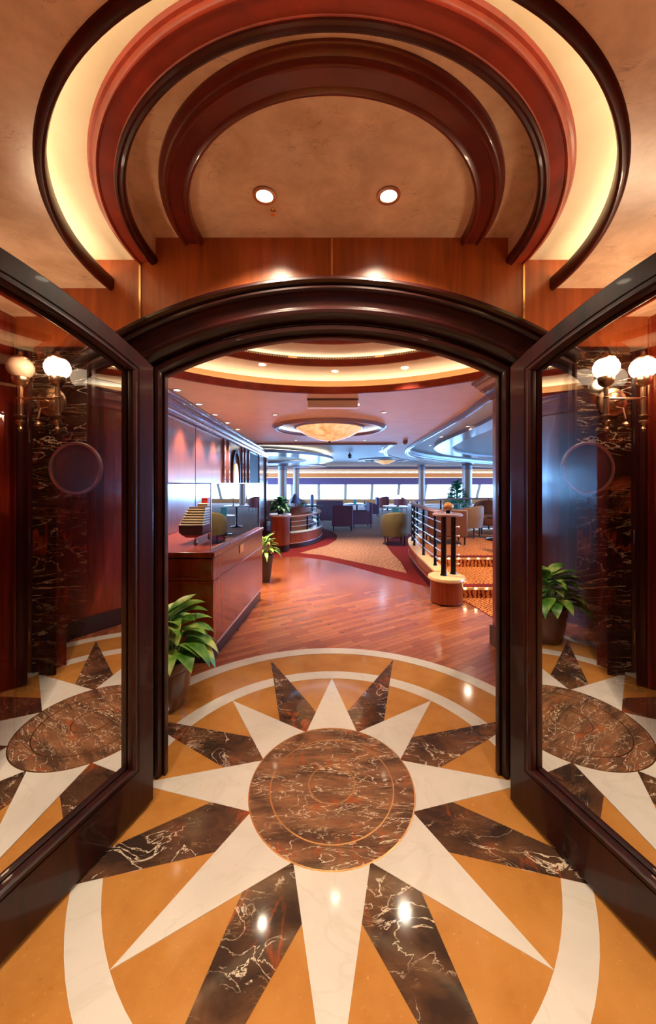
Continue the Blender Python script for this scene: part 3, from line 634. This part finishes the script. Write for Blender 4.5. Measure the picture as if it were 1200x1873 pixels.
g = thing('sprinkler', 'small ceiling sprinkler just in front of the left entrance downlight', 'sprinkler', (-.272, 1.655, 2.76)); MB().lathe([(0, 0), (.012, 0), (.012, -.006), (.005, -.01), (.005, -.022), (0, -.022)], n=12).build('nozzle', 'brass', g)
MB().lathe([(0, -.022), (.011, -.022), (.011, -.025), (0, -.025)], n=12).build('deflector', 'brass', g)

# ---- sconces
def sconce(s, lits, side):
    g = thing('wall_sconce', 'two-armed antique brass sconce with globe shades on the %s marble panel' % side, 'wall light', (s*1.43, YW-.012, 1.91))
    MB().lathe([(0, 0), (.073, 0), (.076, .006), (.070, .014), (.05, .018), (.045, .024), (.02, .032), (.0, .034)], n=32, mtx=Matrix.Rotation(PI/2, 4, 'X')).build('backplate', 'antique', g)
    MB().tube([(0, -.02, 0), (0, -.09, 0)], .007).build('bracket', 'antique', g)
    MB().tube([(-.10, -.09, .0), (.10, -.09, .0)], .0055).tube([(0, -.03, -.03), (0, -.075, -.045), (0, -.09, -.1)], .004).build('crossbar', 'antique', g)
    MB().lathe([(0, -.105), (.012, -.098), (.016, -.085), (.01, -.075), (0, -.07)], (0, -.09, -.04), n=12).build('drop_finial', 'antique', g)
    for i, (dx, lit) in enumerate(lits):
        a = MB().lathe([(0, -.165), (.006, -.16), (.012, -.148), (.006, -.136), (.016, -.125), (.019, -.112), (.010, -.10), (.027, -.088), (.027, -.083), (.012, -.078), (.0105, .0), (.014, .005), (.010, .01), (.0105, .055), (.02, .062), (.032, .075), (.036, .10), (.034, .105), (0, .105)], (dx, -.09, 0), n=20).build('arm_stem', 'antique', g)
        gl = MB().lathe([(0, .10), (.03, .102), (.047, .118), (.0555, .14), (.055, .16), (.045, .182), (.028, .196), (0, .2)], (dx, -.09, 0), n=28).build('globe_shade', 'globe' if lit else 'globeoff', g, label='lit white glass globe' if lit else 'unlit frosted globe')
        MB().lathe([(.036, .186), (.040, .194), (.028, .204), (.012, .208), (.010, .22), (.006, .228), (0, .23)], (dx, -.09, 0), n=16).build('globe_cap', 'antique', gl)
        if lit: lamp('sconce_bulb', 'POINT', (dx*1.0, -.20, .15), 1.9, g, WARM, .03)
sconce(-1, ((-.085, False), (.095, True)), 'left'); sconce(1, ((-.095, True), (.085, True)), 'right')
# round dark discs with polished rims
for s in (-1, 1):
    side = 'left' if s < 0 else 'right'
    g = thing('round_plaque', 'round dark glossy disc with polished rim behind the %s glass door' % side, 'wall disc', (s*1.245, YW-.09, 1.57))
    rot = Matrix.Rotation(PI/2, 4, 'X')
    MB().lathe([(0, 0), (.118, 0), (.118, .014), (.0, .018)], n=48, mtx=rot).build('disc_face', 'disc', g)
    MB().lathe([(.114, 0), (.126, 0), (.130, .010), (.126, .022), (.115, .020)], n=48, closed=True, mtx=rot).build('polished_rim', 'chrome', g)
    MB().lathe([(0, -.02), (.02, -.02), (.02, 0), (0, 0)], n=12, mtx=rot).build('standoff', 'antique', g)

# ---- display cabinet with glass case and model ship
g = thing('display_cabinet', 'red mahogany display cabinet with tall glass case along the left wall', 'display cabinet', (-1.25, 3.8, 0))
q = lambda ins, z0, z1: [(-.98-ins+1.25, 2.968+ins-3.8), (-.90-ins+1.25, 4.65-ins-3.8), (-1.81+ins+1.25, 4.65-ins-3.8), (-1.75+ins*0+1.25, 2.968+ins-3.8)]
def cab(ins, z0, z1, nm, m, **k): return MB().prism(q(ins, 0, 0), z0, z1).build(nm, m, g, **k)
cab(.02, .001, .135, 'plinth', 'skirt'); cab(-.004, .135, .150, 'plinth_trim', 'chrome'); cab(0, .150, .67, 'lower_body', 'casewood')
cab(-.010, .67, .688, 'waist_moulding', 'casewood', bevel=.004); cab(0, .688, .872, 'upper_body', 'casewood')
cab(.010, .872, .882, 'shadow_gap', 'black'); cab(-.014, .882, .926, 'top_slab', 'casewood', bevel=.006)
MB().box(-.36, -.848, .70, .16, -.833, .72).box(-.36, -.848, .85, .16, -.833, .872).box(.20, -.848, .70, .265, -.833, .872).build('front_frame', 'casewood', g)
cq = q(.03, 0, 0); z0, z1 = .928, 1.495
for a, b in ((0, 1), (1, 2), (3, 0)):
    (xa, ya), (xb, yb) = cq[a], cq[b]; d = Vector((yb-ya, -(xb-xa), 0)).normalized()*.0
    MB().add([(xa, ya, z0), (xb, yb, z0), (xb, yb, z1), (xa, ya, z1)], [(0, 1, 2, 3)]).build('glass_side', 'caseglass', g)
MB().add([(x, y, z1) for x, y in cq], [(0, 1, 2, 3)]).build('glass_top', 'caseglass', g)
for (x, y) in cq[:2]: MB().box(x-.004, y-.004, z0, x+.004, y+.004, z1).build('corner_strip', 'chrome', g)
MB().sweep([(x, y, z1) for x, y in cq], [(-.003, -.004), (.003, -.004), (.003, .003), (-.003, .003)], True).build('top_edge', 'chrome', g)
MB().box(.305, -.12, .775, .312, .02, .86).build('name_plate', 'brass', g); 
g = thing('model_ship', 'model cruise ship with black hull and gold decks inside the glass case', 'model ship', (-1.305, 3.32, .927))
g.scale = (1.0, 1.0, 1.12)
hw = lambda t_: .112*(1-max(0, (t_-.55)/.45)**2.2)
mb = MB(); L = 1.15; secs = []
for i in range(21):
    t_ = i/20; w_ = max(.004, hw(t_)); secs.append([(-w_, t_*L, .155+.03*max(0, t_-.7)), (-w_*.97, t_*L, .10), (-w_*.8, t_*L+(.0 if i else .02), .075), (w_*.8, t_*L+(.0 if i else .02), .075), (w_*.97, t_*L, .10), (w_, t_*L, .155+.03*max(0, t_-.7))])
mb.add([p_ for s_ in secs for p_ in s_], [(i*6+j, i*6+j+1, (i+1)*6+j+1, (i+1)*6+j) for i in range(20) for j in range(5)]+[(0, 1, 2, 3, 4, 5)]+[(i*6+5, i*6, (i+1)*6, (i+1)*6+5) for i in range(20)]).build('hull', 'navy', g)
mb = MB(); mb.add([(sx_*max(.003, hw(t_/20))*.78*(.6 if z_ < .06 else 1), t_/20*L*.97+.02, z_) for t_ in range(21) for sx_, z_ in ((-1, .076), (-.9, .055), (.9, .055), (1, .076))],
       [(i*4+j, i*4+j+1, (i+1)*4+j+1, (i+1)*4+j) for i in range(20) for j in range(3)]+[(0, 1, 2, 3)]).build('keel', 'hullred', g)
for i in range(7):
    zz = .158+i*.020; y0 = .0+i*.022; y1 = L*(.90-.035*i); ww_ = .112-.004*i
    MB().box(-ww_, y0, zz, ww_, y1, zz+.008).build('deck', 'shipwhite', g)
    d = MB().box(-ww_+.012, y0+.025, zz+.008, ww_-.012, y1-.01, zz+.020).build('cabin_level', 'shipwin', g)
MB().box(-.05, .30, .298, .05, .80, .325).build('bridge_deck', 'shipwhite', g, bevel=.004)
MB().prism([(-.03, .36), (.03, .36), (.035, .42), (.025, .50), (-.025, .50), (-.035, .42)], .325, .37).build('funnel', 'shipred', g)
MB().tube([(0, .7, .32), (0, .7, .41)], .003).build('mast', 'shipwhite', g)
for y in (.12, .5, .9):
    MB().lathe([(0, .001), (.022, .001), (.02, .012), (.006, .03), (.006, .056), (0, .058)], (0, y, 0), n=12).build('stand', 'brass', g)

# ---- plants
def leafmesh(mb, base, az, length, width, lift, droop, fold=.3):
    d = Vector((math.cos(az), math.sin(az), 0)); sd = Vector((-d.y, d.x, 0)); n = 8; vs = []
    for i in range(n+1):
        t_ = i/n; c_ = Vector(base)+d*(length*t_*(.75+.25*math.cos(t_*droop)))+Vector((0, 0, lift*t_-droop*.45*length*t_*t_))
        w_ = width*math.sin(PI*min(1, (t_*.96+.04))**.85)*.5+.001
        vs += [tuple(c_-sd*w_+Vector((0, 0, w_*fold))), tuple(c_), tuple(c_+sd*w_+Vector((0, 0, w_*fold)))]
    mb.add(vs, [(i*3+j, i*3+j+1, i*3+j+4, i*3+j+3) for i in range(n) for j in range(2)])
def plant(name, lab, loc, potprof, pm, nl, ls, lw, zb, hgt, seed, lm='leaf', spread=.06, parent=None):
    r = random.Random(seed); g = thing(name, lab, 'potted plant', loc)
    if potprof: MB().lathe(potprof, n=36).build('pot', pm, g); rr = potprof[-1][0]; MB().lathe([(0, zb-.03), (max(.03, spread+.03), zb-.03)], n=20).build('soil', 'soil', g)
    mb = MB(); st = MB()
    for i in range(nl):
        az = i*2.399+r.uniform(-.3, .3); u = i/nl
        h0 = zb-.03+hgt*(.25+.75*(1-u))*r.uniform(.75, 1.05); b = (spread*math.cos(az)*u, spread*math.sin(az)*u, zb-.03)
        top = (b[0]+.25*ls*math.cos(az)*u*1.2, b[1]+.25*ls*math.sin(az)*u*1.2, h0)
        st.tube([b, ((b[0]+top[0])/2-.01*math.cos(az), (b[1]+top[1])/2, (b[2]+top[2])/2+.02), top], .0035, 5)
        leafmesh(mb, top, az, ls*r.uniform(.8, 1.15), lw*r.uniform(.8, 1.15), ls*(.6*(1-u)+.12), .7+.9*u)
    st.build('stems', lm, g); mb.build('leaves', lm, g, sharp=180)
    return g
plant('potted_plant', 'broad-leaved green plant in a brown glazed pot beside the left door', (-1.12, 2.43, .002),
      [(0, 0), (.118, 0), (.125, .01), (.150, .12), (.165, .24), (.170, .255), (.168, .262), (.172, .27), (.178, .31), (.176, .325), (.162, .325), (.158, .30)], 'pot', 60, .26, .11, .32, .34, 3, spread=.10)
plant('potted_plant', 'narrow-leaved plant in a dark tapered pot at the far end of the display cabinet', (-1.02, 5.45, .002),
      [(0, 0), (.08, 0), (.085, .02), (.13, .36), (.14, .40), (.12, .40), (.11, .37)], 'potdark', 34, .22, .06, .40, .28, 8, spread=.05)
# left curved planter wall with railing
g = thing('round_pedestal', 'round mahogany pedestal with pale top at the left curved rail', 'pedestal', (-1.14, 7.95, 0.002))
MB().lathe([(0, 0), (.20, 0), (.20, .13), (.215, .14)], n=36).build('plinth', 'skirt', g)
MB().lathe([(.215, .14), (.215, .76)], n=36).build('drum', 'casewood', g)
MB().lathe([(.0, .81), (.235, .81), (.245, .80), (.24, .77), (.215, .755)], n=36).build('stone_top', 'tabletop', g)
plant('potted_plant', 'bushy dark green plant standing on the round mahogany pedestal', (-1.14, 7.95, .813), [(0, 0), (.06, 0), (.085, .08), (.075, .08)], 'potdark', 90, .20, .09, .08, .26, 12, 'leafblue', .05)
LP = spline([(-.98, 8.22), (-.74, 8.42), (-.50, 8.85), (-.36, 9.45), (-.36, 10.1), (-.55, 10.9), (-1.1, 11.5), (-1.9, 11.8)], False, 5)
def lowwall(path, h, name, lab, wood_, topm, postidx, railz, nb, groupcat, over=.0, skirt=True, th=.07, rr=.022):
    g = thing(name, lab, 'railing')
    P = [(x, y, 0) for x, y in path]
    MB().sweep(P, [(-th, .12), (th, .12), (th, h-.035), (-th, h-.035)]).build('curved_wall', wood_, g)
    MB().sweep(P, [(-th+.01, .002), (th-.01, .002), (th-.01, .12), (-th+.01, .12)]).build('skirting', 'skirt', g)
    MB().sweep(P, [(-th-.006, .11), (th+.006, .11), (th+.006, .125), (-th-.006, .125)]).build('metal_strip', 'chrome', g)
    MB().sweep(P, [(-th-.02, h-.035), (th+.02, h-.035), (th+.02, h), (-th-.02, h)]).build('stone_ledge', topm, g, bevel=.006)
    top = [(x, y, railz) for x, y in path]
    MB().sweep(top, [(-.045, -.02), (.045, -.02), (.055, 0), (.04, .018), (-.04, .018), (-.055, 0)]).build('handrail', 'moulding', g)
    for k_ in range(nb):
        z = h+(railz-h)*(k_+1)/(nb+1); MB().tube([(x, y, z) for x, y in path], .009, 8).build('rail_bar', 'chrome', g)
    for i in postidx:
        x, y = path[i]; MB().lathe([(0, h), (.028, h), (rr, h+.03), (rr, railz-.02), (0, railz-.02)], (x, y, 0), n=14).build('post', 'darkmetal', g)
    return g
lowwall(LP, .38, 'curved_railing', 'low curved wall with pale ledge and short rail on the left', 'casewood', 'tabletop', (1, 8, 15, 22, 29), .72, 2, '')
# right curved railing on the platform
lowwall(RP, .33, 'curved_railing', 'curved chrome-barred railing on a low wall right of the olive chair', 'casewood', 'ledge', (4, 10, 16, 20, 26, 34, 42), 1.10, 5, '')
g = thing('newel_pedestal', 'round mahogany drum newel with honey stone top, dark posts and amber ball', 'newel post', (1.45, 4.54, 0.0))
MB().lathe([(0, .006), (.19, .006), (.20, .012), (.20, .285)], n=40).build('drum', 'casewood', g)
MB().lathe([(.20, .28), (.225, .285), (.232, .30), (.225, .325), (.0, .325)], n=40).build('stone_top', 'ledge', g)
for x, y in ((-.03, .02), (.12, .10)):
    MB().lathe([(0, .325), (.045, .325), (.036, .345), (.033, .37), (.033, 1.06), (.04, 1.075), (0, 1.075)], (x, y, 0), n=20).build('post', 'darkmetal', g)
for z in (.45, .57, .69, .81, .93):
    MB().tube([(.09, .10, z), (.19, .11, z)], .008, 8).lathe([(0, -.014), (.014, 0), (0, .014)], (.195, .11, z), n=10).build('bar_end', 'chrome', g)
MB().lathe([(0, 1.075), (.165, 1.075), (.185, 1.085), (.185, 1.10), (.165, 1.112), (0, 1.112)], (.03, .05, 0), n=40).build('top_plate', 'moulding', g)
MB().lathe([(0, 1.112), (.035, 1.112), (.03, 1.14), (.045, 1.15), (0, 1.15)], (.03, .03, 0), n=20).build('ball_base', 'darkmetal', g)
MB().lathe([(.066*math.cos(-PI/2+PI*i/14), 1.195+.066*.85*math.sin(-PI/2+PI*i/14)) for i in range(15)], (.03, .03, 0), n=24).build('amber_ball', 'amber', g)
R2 = spline([(3.02, 6.35), (3.15, 5.9), (3.5, 5.4), (4.2, 5.0), (5.2, 4.9)], False, 5)
lowwall(R2, .42, 'curved_railing', 'second railing end at the right edge beyond the lit steps', 'casewood', 'ledge', (0, 8, 16), 1.10, 5, '')

# ---- seats
def legs(g, pts, h, r=.02, m='legwood'):
    for x, y in pts: MB().lathe([(0, 0), (r*.7, 0), (r, h), (0, h)], (x, y, 0), n=8).build('leg', m, g)
def tub(lab, m, loc, rz, group=None, w=.34, hb=.80, arm=.58, fl_=.0):
    g = thing('tub_chair', lab, 'chair', loc, rz, group)      # faces +Y locally (opening)
    mb = MB(); n = 20; prof_n = []
    secs = []
    for i in range(n+1):
        a = PI+.25-.5+ (PI*i/n)*1.0; a = PI-.35+(PI+.7)*i/n
        u = abs(i/n-.5)*2; top = hb-(hb-arm)*(u**2.2); co, si = math.cos(a), math.sin(a)
        ro, ri = w, w-.085
        secs.append([(ro*.93*co, ro*.93*si, .22), (ro*1.02*co, ro*1.02*si, (top+.2)/2), (ro*1.03*co, ro*1.03*si, top-.05), (ro*.99*co, ro*.99*si, top-.01), ((ro+ri)/2*co, (ro+ri)/2*si, top), (ri*co, ri*si, top-.03), (ri*.94*co, ri*.94*si, .42), (ri*.92*co, ri*.92*si, .22)])
    mb.add([p_ for s_ in secs for p_ in s_], [(i*8+j, i*8+(j+1) % 8, (i+1)*8+(j+1) % 8, (i+1)*8+j) for i in range(n) for j in range(8)]+[tuple(range(8)), tuple(range(n*8, n*8+8))]).build('backrest', m, g, sharp=60)
    MB().lathe([(0, .22), (w*.85, .22), (w*.9, .25), (w*.88, .40), (w*.78, .44), (0, .455)], (0, .03, 0), n=24).build('seat', m, g)
    legs(g, [(-.2, -.2), (.2, -.2), (-.2, .22), (.2, .22)], .23)
    return g
def box_chair(lab, m, loc, rz, w=.66, d=.66, hb=.79, arm=.56, group=None, name='armchair', cat='armchair'):
    g = thing(name, lab, cat, loc, rz, group)
    MB().box(-w/2+.07, -d/2+.08, .16, w/2-.07, d/2, .42).build('seat', m, g, bevel=.03)
    MB().box(-w/2, -d/2, .14, w/2, -d/2+.11, hb).build('backrest', m, g, bevel=.03)
    for s in (-1, 1):
        a, b = sorted((s*w/2, s*(w/2-.09))); MB().box(a, -d/2+.09, .14, b, d/2, arm).build('armrest', m, g, bevel=.025)
    legs(g, [(-w/2+.05, -d/2+.05), (w/2-.05, -d/2+.05), (-w/2+.05, d/2-.05), (w/2-.05, d/2-.05)], .15)
    return g
def table(lab, loc, r=.4, h=.72, m='tabletop'):
    g = thing('round_table', lab, 'table', loc)
    MB().lathe([(0, h-.03), (r-.01, h-.03), (r, h-.02), (r, h-.005), (r-.01, h), (0, h)], n=32).build('tabletop', m, g)
    MB().lathe([(0, 0), (.2, 0), (.2, .015), (.05, .04), (.035, .08), (.035, h-.03)], n=20).build('pedestal', 'darkmetal', g)
    return g
def tlamp(lab, loc, h=.34, m='whiteshade', r=.12, cone=False):
    g = thing('table_lamp', lab, 'table lamp', loc)
    MB().lathe([(0, 0), (.05, 0), (.045, .015), (.012, .03), (.010, h*.7), (0, h*.7)], n=16).build('base', 'darkmetal', g)
    MB().lathe([(0, h), (r*.2, h), (r*.3, h-.01), (r*1.0, h*.42)] if cone else [(0, h), (r*.5, h-.01), (r*.9, h-.05), (r, h*.66), (r*.9, h*.66)], n=24).build('lamp_shade', m, g)
    return g
Z1 = .006
tub('olive green tub chair with dark legs standing alone before the curved railing', 'olive', (1.53, 8.75, Z1), 0, w=.34)
box_chair('square purple armchair seen from behind in the centre of the lounge', 'purple', (.33, 11.4, Z1), 0)
box_chair('wide purple sofa behind the square purple armchair', 'purple', (.0, 13.1, Z1), -.3, w=1.0, hb=.86, name='sofa', cat='sofa')
box_chair('dark plum armchair seen from the side, right of the square purple armchair', 'purple', (.98, 12.0, Z1), PI/2+.1, w=.60, d=.66, hb=.84)
box_chair('plum side armchair near the windows behind the plum chair', 'purple', (1.75, 15.8, Z1), PI/2, w=.6, d=.6, hb=.86)
table('pale round table between the purple chairs', (.95, 13.6, Z1), .48, .70)
tlamp('white mushroom table lamp on the pale table between purple chairs', (1.24, 13.55, .708), .38)
tag(MB().box(-.06, -.01, 0, .06, .01, .18, Matrix.Translation((.86, 13.4, .708))).build('menu_card', 'teal'), 'small teal menu card on the pale table between purple chairs', 'menu card')
table('small pedestal table behind the olive tub chair', (1.75, 10.1, Z1), .30, .55)
g = tlamp('white mushroom table lamp behind the olive tub chair', (2.15, 11.75, .728), .38)
table('round table behind the olive chair carrying a mushroom lamp', (2.1, 11.9, Z1), .42, .72)
tag(MB().box(-.09, -.01, 0, .09, .01, .24, Matrix.Translation((1.78, 10.05, .558))).build('menu_card', 'teal'), 'teal menu card on the small table behind the olive chair', 'menu card')
tub('red tub chair near the windows, left of a distant pair', 'redup', (2.6, 18.5, Z1), .6, 'red chairs by the windows')
tub('red tub chair near the windows, right of a distant pair', 'redup', (3.5, 18.2, Z1), -.8, 'red chairs by the windows')
table('small table by the windows between the red chairs', (3.05, 19.7, Z1), .35, .7)
# left island
tub('rose tub chair behind the left rail, nearer the pedestal plant', 'rose', (-.92, 9.75, Z1), .3, w=.36, hb=.88)
tub('rose tub chair farther back beyond the left rail', 'rose', (-1.3, 14.3, Z1), -.5, w=.38, hb=.92)
table('pale table inside the curved left rail', (-1.02, 10.62, Z1), .3, .70)
tlamp('large blue-grey cone lamp on the table behind the left rail', (-1.08, 10.64, .708), .46, 'shade', .15, True)
plant('potted_plant', 'small leafy plant on the left island table beside the cone lamp', (-.86, 10.62, .708), [(0, 0), (.04, 0), (.055, .06), (.05, .06)], 'potdark', 24, .13, .05, .06, .16, 21, 'leafblue', .03)
g = thing('vase', 'dark blue cylindrical vase right of the small plant', 'vase', (-.66, 12.05, .752)); MB().lathe([(0, 0), (.05, 0), (.06, .03), (.06, .30), (.04, .33), (0, .33)], n=16).build('body', 'shade', g)
MB().lathe([(.035, .33), (.05, .34), (.05, .355), (.035, .355)], n=16, closed=True).build('lip', 'darkmetal', g)
table('dark table carrying the blue vase beyond the left rail', (-.66, 12.05, Z1), .38, .745, 'legwood')
box_chair('brown sofa at the far left beyond the wall end', 'brownup', (-2.3, 13.0, Z1), 0, w=1.3, d=.8, hb=.86, name='sofa', cat='sofa')
# right platform
ZP = .302
box_chair('reddish brown sofa on the platform seen from behind through the railing', 'brownup', (2.28, 7.25, ZP), -.12, w=.75, d=.62, hb=.68, arm=.5, name='sofa', cat='sofa')
tub('tan tub chair on the platform behind the amber ball newel', 'tanup', (3.02, 8.0, ZP), .9, w=.33, hb=.70, arm=.6, group='platform tub chairs')
tub('brown leather tub chair facing the camera on the platform', 'brownup', (3.72, 8.45, ZP), PI-.3, w=.36, hb=.78, arm=.55, group='platform tub chairs')
tub('brown leather tub chair with its back to the right on the platform', 'brownup', (4.05, 7.2, ZP), PI/2-.4, w=.36, hb=.72, arm=.52, group='platform tub chairs')
table('small dark table between the platform chairs', (3.45, 7.55, ZP), .18, .48, 'legwood')
g = plant('potted_tree', 'bluish green leafy tree in front of the right window and column', (4.95, 14.2, Z1), [(0, 0), (.18, 0), (.24, .4), (.2, .4)], 'potdark', 150, .30, .14, .40, 1.15, 31, 'leafblue', .3)
